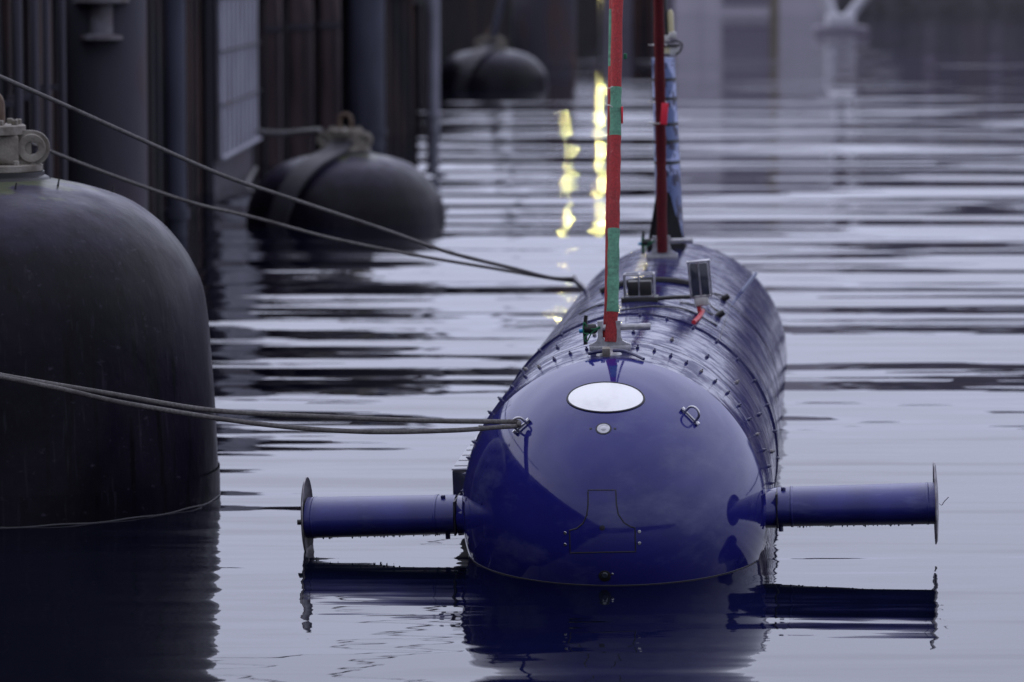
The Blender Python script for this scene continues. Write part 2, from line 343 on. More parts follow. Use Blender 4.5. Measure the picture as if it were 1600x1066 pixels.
def pile(x, y, r, z1, m, label, cat='pile', z0=-3, cap=False, group=None):
    o = empty('steel_pile', (x, y, 0), label=label, cat=cat, group=group)
    bm = bmesh.new(); lathe(bm, [(0, z0), (r, z0), (r, z1), (0, z1)], seg=40); obj('pipe', bm, m, o)
    bm = bmesh.new(); lathe(bm, [(r, .22), (r+.03, .22), (r+.03, .34), (r, .34)], seg=40); obj('band', bm, m, o)
    return o
p1 = pile(-4.22, 40, .42, 4.2, M_pile, 'thick dark steel pile with a flanged bracket behind the big black fender')
bm = bmesh.new()
lathe(bm, [(0, 2.62), (.22, 2.62), (.22, 2.66), (.12, 2.68), (.12, 3.0), (0, 3.0)], Matrix.Translation((0, -.42, 0)), 28)
lathe(bm, [(0, 3.0), (.29, 3.0), (.29, 3.05), (.12, 3.07), (.12, 3.6), (0, 3.6)], Matrix.Translation((0, -.42, 0)), 28)
for k in range(8):
    a = k*math.pi/4; box(bm, (.24*math.cos(a), -.42+.24*math.sin(a), 3.07), (.03, .03, .05))
obj('flanged_bracket', bm, M_gal, p1)
bm = bmesh.new(); box(bm, (0, -.2, 2.8), (.08, .3, .5)); obj('gusset', bm, M_pile, p1)
pile(-4.2, 48, .13, 4.1, M_pileb, 'slim bluish steel pile between the thick pile and the pale ribbed panel')
pile(-2.72, 71.5, .36, 3.1, M_pileb, 'smooth bluish pile right above the middle fender top fitting')
pile(.99, 119, .99, 2.9, M_pile, 'very thick dark pile beside the smallest fender')
pile(-1.62, 79.2, .13, 3.0, M_lpanel, 'pale slim post at the outer corner of the wall')
for i, (px, Y, w_) in enumerate([(430, 65.2, .24), (472, 67.4, .40), (518, 69.6, .34)]):
    x = (px-800)/6000*Y
    o = empty('timber_pile', (x, Y-.2, 0), label=['narrow brown timber pile next to the pale ribbed panel', 'broad brown timber pile, middle of the three timbers', 'brown timber pile nearest the smooth bluish pile'][i], cat='timber pile', group='timber piles on the quay wall')
    bm = bmesh.new(); box(bm, (0, 0, .0), (w_, .3, 6.2), bev=.03); obj('timber', bm, M_timber, o)
    bm = bmesh.new(); box(bm, (0, -.16, 2.3), (w_+.06, .03, .1)); obj('bracket', bm, M_pile, o)
# vertical ribs at the near end of the wall
for i, (px, Y) in enumerate([(30, 33), (56, 34.5), (74, 36), (99, 37.5)]):
    x = (px-800)/6000*Y
    bm = bmesh.new(); tube(bm, [(0, 0, -2), (0, 0, 3.9)], .035, 10)
    for z in (.8, 2.2, 3.4): box(bm, (-.12, 0, z), (.26, .03, .05))
    o = obj('ladder_rail', bm, M_pile, label=['first thin vertical pipe at the far left of the wall', 'second thin vertical pipe from the left edge', 'third thin vertical pipe from the left edge', 'thin vertical pipe just left of the thick pile'][i], cat='pipe', group='thin pipes on the wall')
    o.location = (x, Y, 0)
# pale ribbed panel
a = Vector((-4.38, 57.2, 0)); b = Vector((-4.26, 64.0, 0)); dv = (b-a)
o = empty('ribbed_panel', a, label='pale grey ribbed panel hanging on the dark quay wall', cat='panel')
bm = bmesh.new(); n_ = 9; pang = math.atan2(-dv.x, dv.y)
for i in range(n_):
    box(bm, dv*((i+.5)/n_)+Vector((.02, 0, 2.07)), (.05, dv.length/n_*.72, 3.1), rot=Matrix.Rotation(pang, 3, 'Z'))
obj('cladding', bm, M_lpanel, o, smooth=False)
bm = bmesh.new(); tube(bm, [Vector((.06, 0, .5)), dv+Vector((.06, 0, .5))], .035, 8); obj('bottom_rail', bm, M_lrail, o)
for z in (1.3, 2.1, 2.9):
    bm = bmesh.new(); tube(bm, [Vector((.07, 0, z)), dv+Vector((.07, 0, z))], .018, 8); obj('rail', bm, M_pile, o)
bm = bmesh.new(); box(bm, Vector((-.12, 0, 1.7))+dv*.5, (.12, dv.length, 3.4), rot=Matrix.Rotation(math.atan2(-dv.x, dv.y), 3, 'Z')); obj('backing_frame', bm, M_pile, o)

# ------------------------------------------------------------------ fenders (black rubber floats)
PROF = [(1.46, -2.6), (1.462, 0), (1.457, .05), (1.436, .534), (1.412, .9), (1.393, 1.142), (1.36, 1.344), (1.29, 1.506), (1.21, 1.628), (1.105, 1.745), (.965, 1.855), (.83, 1.925), (.64, 1.985), (.48, 2.02), (.40, 2.035)]
def fender_parts(root, strap, spikes):
    pr = smooth_pts([(r, z, 0) for r, z in PROF], 4)
    bm = bmesh.new(); lathe(bm, [(0, -2.8), (1.2, -2.8)] + [(p.x, p.y) for p in pr], seg=128)
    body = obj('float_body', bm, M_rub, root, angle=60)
    bm = bmesh.new(); lathe(bm, [(.41, 2.0), (.385, 2.05), (.36, 2.06), (.36, 2.085), (0, 2.085)], seg=64); obj('neck_collar', bm, M_black, root)
    bm = bmesh.new(); lathe(bm, [(.0, 2.085), (.345, 2.085), (.35, 2.09), (.35, 2.125), (.33, 2.13), (0, 2.13)], seg=64); obj('lower_flange', bm, M_fit, root)
    bm = bmesh.new(); box(bm, (0, 0, 2.225), (.40, .34, .19), bev=.02); lathe(bm, [(0, 2.13), (.17, 2.13), (.17, 2.32), (0, 2.32)], seg=40); obj('fitting_body', bm, M_fit, root)
    bm = bmesh.new(); lathe(bm, [(0, 2.315), (.235, 2.315), (.245, 2.32), (.245, 2.372), (.235, 2.38), (0, 2.38)], seg=56); obj('upper_flange', bm, M_fit, root)
    for sx in (1, -1):
        bm = bmesh.new()
        Ml = Matrix.Translation((sx*.28, -.055, 2.232)) @ Matrix.Rotation(math.pi/2, 4, 'X')
        lathe(bm, [(.042, -.055), (.086, -.055), (.092, -.048), (.092, .048), (.086, .055), (.048, .055), (.042, .05), (.042, -.055)], Ml, 40)
        # cheek plate tapering round the eye
        o1 = []
        for y in (-.09, -.02):
            ring = [bm.verts.new((sx*.13, y, 2.345))]
            for k in range(13):
                a_ = math.pi/2 - k*math.pi/12 if True else 0
                ring.append(bm.verts.new((sx*(.285+.112*math.cos(a_)), y, 2.232+.112*math.sin(a_))))
            ring.append(bm.verts.new((sx*.13, y, 2.135))); 
            inner = [bm.verts.new((sx*(.28+.088*math.cos(math.pi/2-k*math.pi/12)), y, 2.232+.088*math.sin(math.pi/2-k*math.pi/12))) for k in range(13)]
            o1.append((ring, inner))
            for k in range(12): bm.faces.new((ring[k+1], ring[k+2], inner[k+1], inner[k]))
            bm.faces.new([ring[0], ring[1], inner[0], inner[12], ring[13], ring[14]])
        for k in range(14): bm.faces.new((o1[0][0][k], o1[0][0][k+1], o1[1][0][k+1], o1[1][0][k]))
        obj('lug', bm, M_fit, root)
    for k in range(10):
        a_ = k*math.pi/5+.15
        bm = bmesh.new(); lathe(bm, [(0, 0), (.022, 0), (.022, .028), (.016, .034), (0, .034)], Matrix.Translation((.20*math.cos(a_), .20*math.sin(a_), 2.38)), 6); obj('flange_bolt', bm, M_fit, root)
        bm = bmesh.new(); lathe(bm, [(0, 0), (.02, 0), (.02, .026), (.014, .03), (0, .03)], Matrix.Translation((.30*math.cos(a_+.2), .30*math.sin(a_+.2), 2.13)), 6); obj('flange_bolt', bm, M_fit, root)
    bm = bmesh.new(); tube(bm, [(.085*math.cos(t*math.pi/12), 0, 2.50+.085*math.sin(t*math.pi/12)) if 0 <= t <= 12 else ((.085 if t < 0 else -.085), 0, 2.37) for t in range(-1, 14)], .03, 12)
    obj('lifting_eye', bm, M_eye, root)
    bm = bmesh.new(); tube(bm, [(1.461*math.cos(k*2*math.pi/160), 1.461*math.sin(k*2*math.pi/160), .004+.004*math.sin(k*.7)) for k in range(160)], .005, 6, closed=True)
    if not strap: obj('scum_line', bm, M_scum, root)
    else: bm.free()
    if strap:
        prs = [(p.x, p.y) for p in pr if p.y > -.6][::-1]; path = [Vector((0, -.15, 2.2))]
        for i, (r, z) in enumerate(prs):
            az = R(-93 - 22*(r/1.46)**1.5 - (12*max(0, (1.3-z)/1.3)))
            path.append(Vector(((r+.045)*math.cos(az), (r+.045)*math.sin(az), z+.03)))
        bm = bmesh.new()
        # flat belt: thin across the surface, wide along it
        prev = None
        for i, p in enumerate(path):
            t = (path[min(i+1, len(path)-1)]-path[max(0, i-1)]).normalized()
            nn = Vector((p.x*.4, p.y*.4, max(.1, p.z-.6)*.6)).normalized(); sd_ = t.cross(nn).normalized(); nn = sd_.cross(t)
            q = [bm.verts.new(p+sd_*.17+nn*.0), bm.verts.new(p+sd_*.17+nn*.05), bm.verts.new(p-sd_*.17+nn*.05), bm.verts.new(p-sd_*.17)]
            if prev:
                for k in range(4): bm.faces.new((prev[k], prev[(k+1) % 4], q[(k+1) % 4], q[k]))
            prev = q
        obj('belt', bm, M_rub2, root)
    if spikes:
        for (px, py) in [(80, 292), (123, 283), (178, 302), (8, 297)]:
            r_ = ray(px, py); best = None
            o0 = Vector((0, 0, H))-root.location
            t_ = 22.0
            while t_ < 26:
                p = o0 + r_*t_
                rad = math.hypot(p.x, p.y)
                for (ra, za), (rb, zb) in zip(PROF, PROF[1:]):
                    if min(za, zb) <= p.z <= max(za, zb) and rad < rb+(ra-rb)*((p.z-zb)/(za-zb)): best = p; break
                if best: break
                t_ += .01
            if best:
                bm = bmesh.new(); tube(bm, [best-Vector((0, 0, .02)), best+Vector((.012, 0, .045))], [.009, .004], 6); obj('rubber_spike', bm, M_black, root)
FL = ['big glossy black rubber fender standing high in the water at the left edge', 'black rubber fender floating low with a belt over it, middle of the three', 'smallest and farthest black rubber fender beside the very thick pile']
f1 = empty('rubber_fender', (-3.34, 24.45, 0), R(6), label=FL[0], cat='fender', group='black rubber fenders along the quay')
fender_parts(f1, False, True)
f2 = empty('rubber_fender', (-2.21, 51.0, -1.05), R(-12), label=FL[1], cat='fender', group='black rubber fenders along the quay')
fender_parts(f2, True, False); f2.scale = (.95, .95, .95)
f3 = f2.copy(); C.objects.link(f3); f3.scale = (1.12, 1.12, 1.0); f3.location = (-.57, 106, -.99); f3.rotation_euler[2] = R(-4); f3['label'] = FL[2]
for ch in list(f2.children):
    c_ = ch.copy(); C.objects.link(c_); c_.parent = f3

# ------------------------------------------------------------------ the submarine drone
YAW, ROLL = R(-4.7), R(-2.0)
hull = empty('submarine_drone', (.612, 22.2, .275), label='blue torpedo shaped uncrewed submarine with side wings lying in the water, hanging from slings', cat='submarine')
hull.rotation_euler = (0, ROLL, YAW)
MH = Matrix.Translation(hull.location) @ Euler((0, ROLL, YAW)).to_matrix().to_4x4(); MI = MH.inverted()
A_, B_ = 1.42, .905
def hit_nose(px, py, off=0.0):
    o = MI @ Vector((0, 0, H)); dr = (MI.to_3x3() @ ray(px, py))
    S = Vector((1/B_, 1/A_, 1/B_)); o2 = Vector((o.x*S.x, o.y*S.y, o.z*S.z)); d2 = Vector((dr.x*S.x, dr.y*S.y, dr.z*S.z))
    a = d2.dot(d2); b = o2.dot(d2); c = o2.dot(o2)-1; D = b*b-a*c
    t = (-b-math.sqrt(max(D, 0)))/a; p = o+dr*t
    n = Vector((p.x/B_**2, p.y/A_**2, p.z/B_**2)).normalized()
    return p+n*off, n
def hit_cyl(px, py, off=0.0, r=.9):
    o = MI @ Vector((0, 0, H)); dr = (MI.to_3x3() @ ray(px, py))
    a = dr.x**2+dr.z**2; b = o.x*dr.x+o.z*dr.z; c = o.x**2+o.z**2-r*r; D = b*b-a*c
    t = (-b-math.sqrt(max(D, 0)))/a; p = o+dr*t; n = Vector((p.x, 0, p.z)).normalized()
    return p+n*off, n
def cylp(deg, v, r=.9):      # deg: 0 = top, positive to the right
    a = R(deg); return Vector((r*math.sin(a), v, r*math.cos(a)))
# nose
bm = bmesh.new(); prof = []
JN = -.36
t1 = math.acos(-JN/A_)
for i in range(73):
    t = t1*i/72
    prof.append((B_*math.sin(t), -A_*math.cos(t)))
prof += [(prof[-1][0]-.012, JN+.002), (prof[-1][0]-.012, JN+.02)]
lathe(bm, prof, YAX, 160)
nose = obj('nose_cone', bm, M_nose, hull, angle=30)
bm = bmesh.new(); fp = []
for i in range(121):
    x = -.86+1.72*i/120; lo, hi = -.62, .1
    for _ in range(30):
        z = (lo+hi)/2; q = 1-(x*x+z*z)/B_**2
        if q < .0 : lo = z; continue
        p = Vector((x, -A_*math.sqrt(q), z)); wz = (MH @ p).z
        if wz > .003: hi = z
        else: lo = z
    if q > .0 and abs(wz-.003) < .01 and p.y < JN-.01: fp.append(p*1.0015)
tube(bm, fp, .0018, 5); obj('water_film', bm, M_scum, hull)
# hull sections
r0 = B_*math.sin(t1)
bm = bmesh.new(); lathe(bm, [(r0-.014, JN+.008), (r0-.004, JN+.012), (r0+.004, -.16), (.888, -.06), (.9, .02), (.9, 2.16)], YAX, 160); h1 = obj('hull_section', bm, M_hull, hull, angle=30)
bm = bmesh.new(); lathe(bm, [(.89, 2.155), (.912, 2.158), (.912, 2.2), (.89, 2.203)], YAX, 160); obj('joint_ring', bm, M_hull, hull, angle=30)
bm = bmesh.new(); lathe(bm, [(.9, 2.2), (.9, 4.83)], YAX, 160); obj('hull_section', bm, M_hull, hull)
bm = bmesh.new(); lathe(bm, [(.894, 4.82), (.894, 4.92)], YAX, 160); obj('groove', bm, M_seam, hull)
bm = bmesh.new(); lathe(bm, [(.9, 4.91), (.9, 8.3), (.885, 8.7), (.82, 9.3), (.7, 9.9), (.5, 10.5), (.3, 10.9), (.12, 11.1), (0, 11.12)], YAX, 128); obj('tail_section', bm, M_hull, hull)
for v_, rr_ in [(.45, .9008), (2.75, .9008), (3.55, .9008), (6.2, .9008)]:
    bm = bmesh.new(); tube(bm, [cylp(k*3, v_, rr_-.001) for k in range(120)], .0018, 5, closed=True); obj('panel_seam', bm, M_seam, hull)
for dg in (38, -34):
    bm = bmesh.new(); tube(bm, [cylp(dg, 2.25, .9003), cylp(dg, 4.8, .9003)], .003, 5); obj('panel_seam', bm, M_seam, hull)
# bolts
bbm = bmesh.new(); lathe(bbm, [(0, -.01), (.0125, -.01), (.0125, .012), (.009, .016), (.006, .017), (.006, .026), (0, .026)], None, 8); bmesh.ops.recalc_face_normals(bbm, faces=bbm.faces)
bme = bpy.data.meshes.new('bolt'); bbm.to_mesh(bme); bbm.free(); bme.materials.append(M_bolt)
bme2 = bme.copy(); bme2.materials.clear(); bme2.materials.append(M_boltg)
def bolt(deg, v, me, s=1, r=.9):
    o = bpy.data.objects.new('bolt', me); C.objects.link(o); o.parent = hull
    o.location = cylp(deg, v, r); o.rotation_euler = (0, R(deg), 0); o.scale = (s, s, s)
for k in range(-14, 16): bolt(k*6.3+3, .06, bme if k % 5 else bme2, .85)
for k in range(-8, 9): bolt(k*11+4, 2.06, bme, .85)
for k in range(-6, 7): bolt(k*15+5, .92, bme2 if k % 2 else bme, 1)
# nose hatch
def inside(p, poly):
    c = False; j = len(poly)-1
    for i in range(len(poly)):
        xi, yi = poly[i]; xj, yj = poly[j]
        if (yi > p[1]) != (yj > p[1]) and p[0] < (xj-xi)*(p[1]-yi)/(yj-yi)+xi: c = not c
        j = i
    return c
HP = [(919, 766), (962, 766), (963, 788), (966, 804), (975, 817), (985, 823), (992, 825), (993, 862), (891, 864), (890, 829), (901, 826), (911, 818), (917, 805), (919, 788)]
bm = bmesh.new(); G = {}
for i in range(0, 105):
    for j in range(0, 101):
        c_ = (889.5+i+.5, 765+j+.5)
        if inside(c_, HP):
            q = []
            for di, dj in ((0, 0), (1, 0), (1, 1), (0, 1)):
                k = (i+di, j+dj)
                if k not in G: G[k] = bm.verts.new(hit_nose(889.5+k[0], 765+k[1], .0012)[0])
                q.append(G[k])
            bm.faces.new(q)
obj('nose_hatch', bm, M_nose, hull, angle=0)
def loop_px(pts, r, off=0.0, name='hatch_seam', m=None, parent=hull, closed=True, step=4):
    P = []
    for (a, b) in zip(pts, pts[1:]+pts[:1] if closed else pts[1:]):
        n = max(1, int(math.hypot(b[0]-a[0], b[1]-a[1])/step))
        for k in range(n): P.append(hit_nose(a[0]+(b[0]-a[0])*k/n, a[1]+(b[1]-a[1])*k/n, off)[0])
    bm = bmesh.new(); tube(bm, P, r, 6, closed=closed); return obj(name, bm, m or M_seam, parent)
loop_px(HP, .0048, -.0012)
def surf_disc(px, py, r, m, name, off=.002, th=.004, fn=hit_nose):
    p, n = fn(px, py, off); M = Matrix.Translation(p) @ n.to_track_quat('Z', 'Y').to_matrix().to_4x4()
    bm = bmesh.new(); lathe(bm, [(r, -th), (r, 0), (r*.8, th*.4), (0, th*.4)], M, 24); return obj(name, bm, m, hull)
surf_disc(941, 825, .0155, M_seam, 'hatch_hole', .001, .002)
for q in [(883, 833), (883, 851), (999, 831), (999, 849)]: surf_disc(*q, .009, M_steel, 'screw', .002, .004)
surf_disc(945, 900, .034, M_black, 'water_sensor', .003, .006); surf_disc(945, 898, .018, M_panel, 'sensor_lens', .008, .008); surf_disc(957, 897, .007, M_steel, 'screw')
surf_disc(943, 670, .045, M_seam, 'port_rim', .0005, .003); surf_disc(943, 670, .036, M_alu, 'port_ring', .002, .004); surf_disc(943, 670, .017, M_alu, 'port_cap', .005, .006)
for q in (923, 961): surf_disc(q, 670, .008, M_seam, 'screw_hole', .001, .002)
# white window: slightly flattened ellipse let into the nose
bm = bmesh.new(); rings = []
def wpx(f, k):
    a = 2*math.pi*k/96; ex = 59*math.cos(a); s = math.sin(a); ey = -(25.5*s if s > 0 else 20.5*s)
    return 946.5+ex*f, 624+ey*f
cen = bm.verts.new(hit_nose(*wpx(0, 0), .004)[0])
for f in [i/14 for i in range(1, 15)]: rings.append([bm.verts.new(hit_nose(*wpx(f, k), .004)[0]) for k in range(96)])
for k in range(96): bm.faces.new((cen, rings[0][k], rings[0][(k+1) % 96]))
for A, B in zip(rings, rings[1:]):
    for k in range(96): bm.faces.new((A[k], A[(k+1) % 96], B[(k+1) % 96], B[k]))
obj('top_window', bm, M_white, hull, angle=0)
bm = bmesh.new(); tube(bm, [hit_nose(*wpx(1.012, k), .001)[0] for k in range(96)], .0068, 8, closed=True); obj('window_rim', bm, M_seam, hull)
# mooring eyes on the nose
def eye(pxa, pxb, name='mooring_eye'):
    pa, na = hit_nose(*pxa, .004); pb, nb = hit_nose(*pxb, .004); n = (na+nb).normalized(); mid = (pa+pb)/2; dd = (pb-pa); Ld = dd.length; dd.normalize()
    root = bpy.data.objects.new(name, None); 
    bm = bmesh.new(); w_ = Ld*.42; h_ = .075
    path = [mid-dd*w_-n*.01, mid-dd*w_+n*h_*.35]
    for k in range(1, 12):
        a = math.pi*k/12; path.append(mid-dd*w_*math.cos(a)+n*(h_*.45+h_*.5*math.sin(a)))
    path += [mid+dd*w_+n*h_*.35, mid+dd*w_-n*.01]
    tube(bm, path, .0075, 10); e = obj(name, bm, M_steel, hull)
    bm = bmesh.new(); tube(bm, [pa-dd*.012+n*.008, pb+dd*.012+n*.008], .0065, 10)
    for q in (pa-dd*.012, pb+dd*.012): lathe(bm, [(0, -.008), (.013, -.008), (.013, .008), (0, .008)], Matrix.Translation(q+n*.008) @ dd.to_track_quat('Z', 'Y').to_matrix().to_4x4(), 8)
    o = obj('eye_pin', bm, M_steel, e)
    return MH @ (mid+n*.055)
EYE_L = eye((809, 675), (825, 661)); eye((1068, 644), (1086, 662))
# wing root fairings and wings
WR = {-1: .030, 1: .012}; WZ = -.035
for s in (-1, 1):
    bm = bmesh.new(); n_ = 28; rings = []
    for i in range(n_):
        u = i/(n_-1); x = .50+u*.445; k = 1-(1-u)**2
        rc = .36*(.25+.75*1)*(1-.42*u); rt = .055+.062*(u**.8)
        rings.append([bm.verts.new((s*x, -.12-.14*(1-u)+rc*math.cos(2*math.pi*q/40)*.9, -.005+rt*math.sin(2*math.pi*q/40))) for q in range(40)])
    for A, B in zip(rings, rings[1:]):
        for q in range(40): bm.faces.new((A[q], A[(q+1) % 40], B[(q+1) % 40], B[q]))
    bm.faces.new(rings[-1]); bmesh.ops.translate(bm, verts=bm.verts, vec=(-s*WR[s]*1.0, 0, WZ)); obj('wing_fairing', bm, M_nose, hull, angle=50)
    wg = []
    bm = bmesh.new()
    for x, hh, cc in [(.955, .112, .20), (1.4, .115, .205), (1.86, .118, .21)]:
        wg.append([bm.verts.new((s*x, -.12+cc*math.cos(2*math.pi*q/64), hh*math.sin(2*math.pi*q/64)*(1 if True else 0))) for q in range(64)])
    for A, B in zip(wg, wg[1:]):
        for q in range(64): bm.faces.new((A[q], A[(q+1) % 64], B[(q+1) % 64], B[q]))
    bm.faces.new(wg[0]); bm.faces.new(wg[-1])
    bmesh.ops.scale(bm, vec=({-1: .961, 1: .995}[s], 1, 1), verts=bm.verts); W = obj('wing', bm, M_wing, hull, angle=50); W.location = (-s*(WR[s]-.043*(s < 0)), 0, WZ)
    bm = bmesh.new(); XE = {-1: 1.797, 1: 1.859}[s]; Mx = Matrix.Translation((s*XE, -.12, 0)) @ Matrix.Rotation(s*math.pi/2, 4, 'Y')
    lathe(bm, [(0, .004), (.1, .004), (.22, -.004), (.237, -.010), (.238, -.004), (.22, .004), (.1, .012), (0, .012)], Mx, 64); obj('end_plate', bm, M_disc, W)
    bm = bmesh.new(); lathe(bm, [(0, 0), (.016, 0), (.016, .05), (0, .05)], Matrix.Translation((s*XE, -.16, -.02)) @ Matrix.Rotation(s*math.pi/2, 4, 'Y'), 12)
    if s < 0: obj('end_plug', bm, M_black, W)
    else:
        bm.free(); bm = bmesh.new(); tube(bm, smooth_pts([(1.875, -.2, .01), (1.89, -.2, .0), (1.905, -.2, .02), (1.93, -.2, .045)], 6), .0025, 5); obj('loose_wire', bm, M_steel, W)
    for xb in (1.03, XE-.05):
        bm = bmesh.new(); bb = []
        for dx in (-.008, -.006, .006, .008):
            e = .0022 if abs(dx) < .007 else -.001
            bb.append([bm.verts.new((s*(xb+dx), -.12+(.206+e+.003*(xb > 1.5))*math.cos(2*math.pi*q/64), (.1145+e+.0035*(xb > 1.5))*math.sin(2*math.pi*q/64))) for q in range(64)])
        for A, B in zip(bb, bb[1:]):
            for q in range(64): bm.faces.new((A[q], A[(q+1) % 64], B[(q+1) % 64], B[q]))
        obj('weld_band', bm, M_wing, W, angle=60)
    bm = bmesh.new(); box(bm, (s*{-1: .911, 1: .947}[s], -.12, 0), (.012, .38, .20), bev=.004); obj('root_gap', bm, M_seam, W)
    for (xx, zz) in ((.985, .105), (.965, -.118)):
        bm = bmesh.new(); lathe(bm, [(0, -.015), (.014, -.015), (.014, .015), (.008, .02), (0, .02)], Matrix.Translation((s*xx, -.19, zz)), 8); obj('root_bolt', bm, M_bolt, W)
    bm = bmesh.new()
    for k in range(46):
        x = s*random.uniform(.98, 1.76); r_ = random.choice((.003, .003, .0045, .006)); y = -.12+random.uniform(-.07, .03)
        z = -.115*math.sqrt(1-((y+.12)/.205)**2)-r_*.5
        bmesh.ops.create_icosphere(bm, subdivisions=1, radius=r_, matrix=Matrix.Translation((x, y, z)) @ Matrix.Diagonal((1, 1, 1.5, 1)))
    obj('water_droplets', bm, M_panel, W, kind='stuff')
# side sponson on the left
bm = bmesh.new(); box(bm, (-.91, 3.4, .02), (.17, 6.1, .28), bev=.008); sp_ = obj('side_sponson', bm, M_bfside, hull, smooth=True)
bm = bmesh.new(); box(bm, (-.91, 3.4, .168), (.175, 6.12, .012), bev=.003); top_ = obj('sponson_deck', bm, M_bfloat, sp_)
bm = bmesh.new()
for k in range(24): box(bm, (-.95, .45+k*.25, .1755), (.08, .006, .004))
obj('deck_grooves', bm, M_seam, top_)
# lifting clevises
def clevis(v, zoff=0.0, cord=True):
    T = Matrix.Translation(cylp(-.6, v, .9))
    bm = bmesh.new()
    # profile in XZ extruded along Y
    hw = .118; pts = [(-hw, -.012), (-hw, .03), (-.098, .036), (-.075, .05), (-.066, .075), (-.066, .165), (-.038, .165), (-.038, .07), (-.028, .05), (0, .043)]
    pts = pts + [(-x, z) for x, z in pts[::-1][1:]]
    cols_ = [(a, b) for a, b in zip(pts, pts[1:]) if b[0]-a[0] > 1e-5]
    for (xa, za), (xb, zb_) in cols_:
        q = [bm.verts.new(T @ Vector(p)) for p in ((xa, -.045, -.012), (xb, -.045, -.012), (xb, -.045, zb_), (xa, -.045, za), (xa, 0, -.012), (xb, 0, -.012), (xb, 0, zb_), (xa, 0, za))]
        for f in ((0, 1, 2, 3), (7, 6, 5, 4), (3, 2, 6, 7), (0, 4, 5, 1), (0, 3, 7, 4), (1, 5, 6, 2)): bm.faces.new([q[k] for k in f])
    box(bm, T @ Vector((0, .03, .006)), (.236, .16, .03), bev=.004)
    ce = obj('lifting_clevis', bm, M_alu, hull, angle=35)
    bm = bmesh.new(); lathe(bm, [(0, -.08), (.019, -.08), (.019, .175), (.021, .178), (.021, .235), (.018, .24), (0, .24)], T @ Matrix.Translation((0, -.02, .125)) @ XAX, 20); obj('clevis_pin', bm, M_alu, ce)
    bm = bmesh.new(); lathe(bm, [(0, -.145), (.022, -.145), (.03, -.12), (.03, -.085), (.02, -.07), (0, -.07)], T @ Matrix.Translation((0, -.02, .12)) @ XAX, 16)
    tube(bm, [T @ Vector((-.14, -.02, .03)), T @ Vector((-.143, -.02, .12)), T @ Vector((-.132, -.02, .2))], [.012, .012, .011], 8); obj('pin_handle', bm, M_black, ce)
    bm = bmesh.new(); lathe(bm, [(0, -.175), (.012, -.175), (.012, -.14), (0, -.14)], T @ Matrix.Translation((0, -.02, .11)) @ XAX, 12); obj('handle_cap', bm, M_cyan, ce)
    bm = bmesh.new(); tube(bm, [T @ p for p in smooth_pts([(-.05, -.055, .135), (-.09, -.05, .12), (-.125, -.04, .135), (-.145, -.04, .16), (-.148, -.04, .1), (-.12, -.045, .095), (-.145, -.045, .07), (-.13, -.04, .05), (-.1, -.05, .1), (-.05, -.055, .128)], 5)], .004, 6); obj('green_cord', bm, M_cord, ce)
    return ce
ce = clevis(-.02)
bm = bmesh.new(); lathe(bm, [(0, -.02), (.075, -.015), (.06, .004), (.02, .012), (0, .012)], Matrix.Translation(cylp(-.6, -.15, .893)) @ Matrix.Rotation(R(14), 4, 'X'), 28); obj('base_washer', bm, M_alu, ce)
bm = bmesh.new(); box(bm, cylp(-1.2, -.24, .905), (.045, .04, .05), rot=Matrix.Rotation(R(14), 3, 'X'), bev=.005); obj('base_nut', bm, M_fit, ce)
bm = bmesh.new(); tube(bm, smooth_pts([cylp(1, -.2, .905), cylp(5, -.2, .905), cylp(9, -.24, .895), cylp(13, -.3, .885)], 5), .009, 8); tube(bm, smooth_pts([cylp(-8, -.18, .90), cylp(-5, -.2, .905), cylp(-2, -.2, .905)], 4), .011, 8); obj('locking_lever', bm, M_bolt, ce)
CL1 = MH @ cylp(-.6, -.02, .9); CL2 = MH @ cylp(-.6, 6.95, .9)
clevis(6.95)
# deck gear: black bar, sensor cage, framed box, cables
def L_(px, py, r): return hit_cyl(px, py, 0, r)[0]
V0 = 3.15
def D(px, py, v=V0):       # point on the plane y=v of the hull seen at that photo pixel
    o = MI @ Vector((0, 0, H)); dr = (MI.to_3x3() @ ray(px, py)); t = (v-o.y)/dr.y; return o+dr*t
gear = None
bm = bmesh.new(); a = D(971, 470); b = D(1028, 470); c_ = (a+b)/2
box(bm, (c_.x, V0+.05, c_.z), ((b-a).length, .20, .05), bev=.006)
box(bm, (c_.x, V0+.05, c_.z-.035), ((b-a).length*.4, .12, .04))
gear = obj('equipment_tray', bm, M_black, hull)
bm = bmesh.new(); a2 = D(1022, 467); b2 = D(1086, 464)
tube(bm, [a2, (a2+b2)/2+Vector((0, 0, .004)), b2], .014, 8, flat=1.4); obj('cross_bar', bm, M_black, gear)
bm = bmesh.new(); x0, x1 = D(976, 460).x, D(1022, 460).x; zb, zt = D(1000, 464).z, D(1000, 429).z; xm = (x0+x1)/2
for y in (V0-.03, V0+.13):
    for x in (x0, x1): tube(bm, [(x, y, zb), (x, y, zt)], .005, 6)
    tube(bm, [(x0, y, zt), (x1, y, zt)], .006, 6); tube(bm, [(x0, y, zb+.004), (x1, y, zb+.004)], .006, 6)
tube(bm, [(xm, V0-.03, zb), (xm, V0-.03, zt)], .006, 6)
for x in (x0, x1, xm): tube(bm, [(x, V0-.03, zt), (x, V0+.13, zt)], .005, 6)
obj('cage', bm, M_steel, gear)
bm = bmesh.new(); box(bm, (xm+.003, V0+.05, (zb+zt)/2-.02), ((x1-x0)*.82, .12, (zt-zb)*.66), bev=.012); obj('camera_block', bm, M_black, gear)
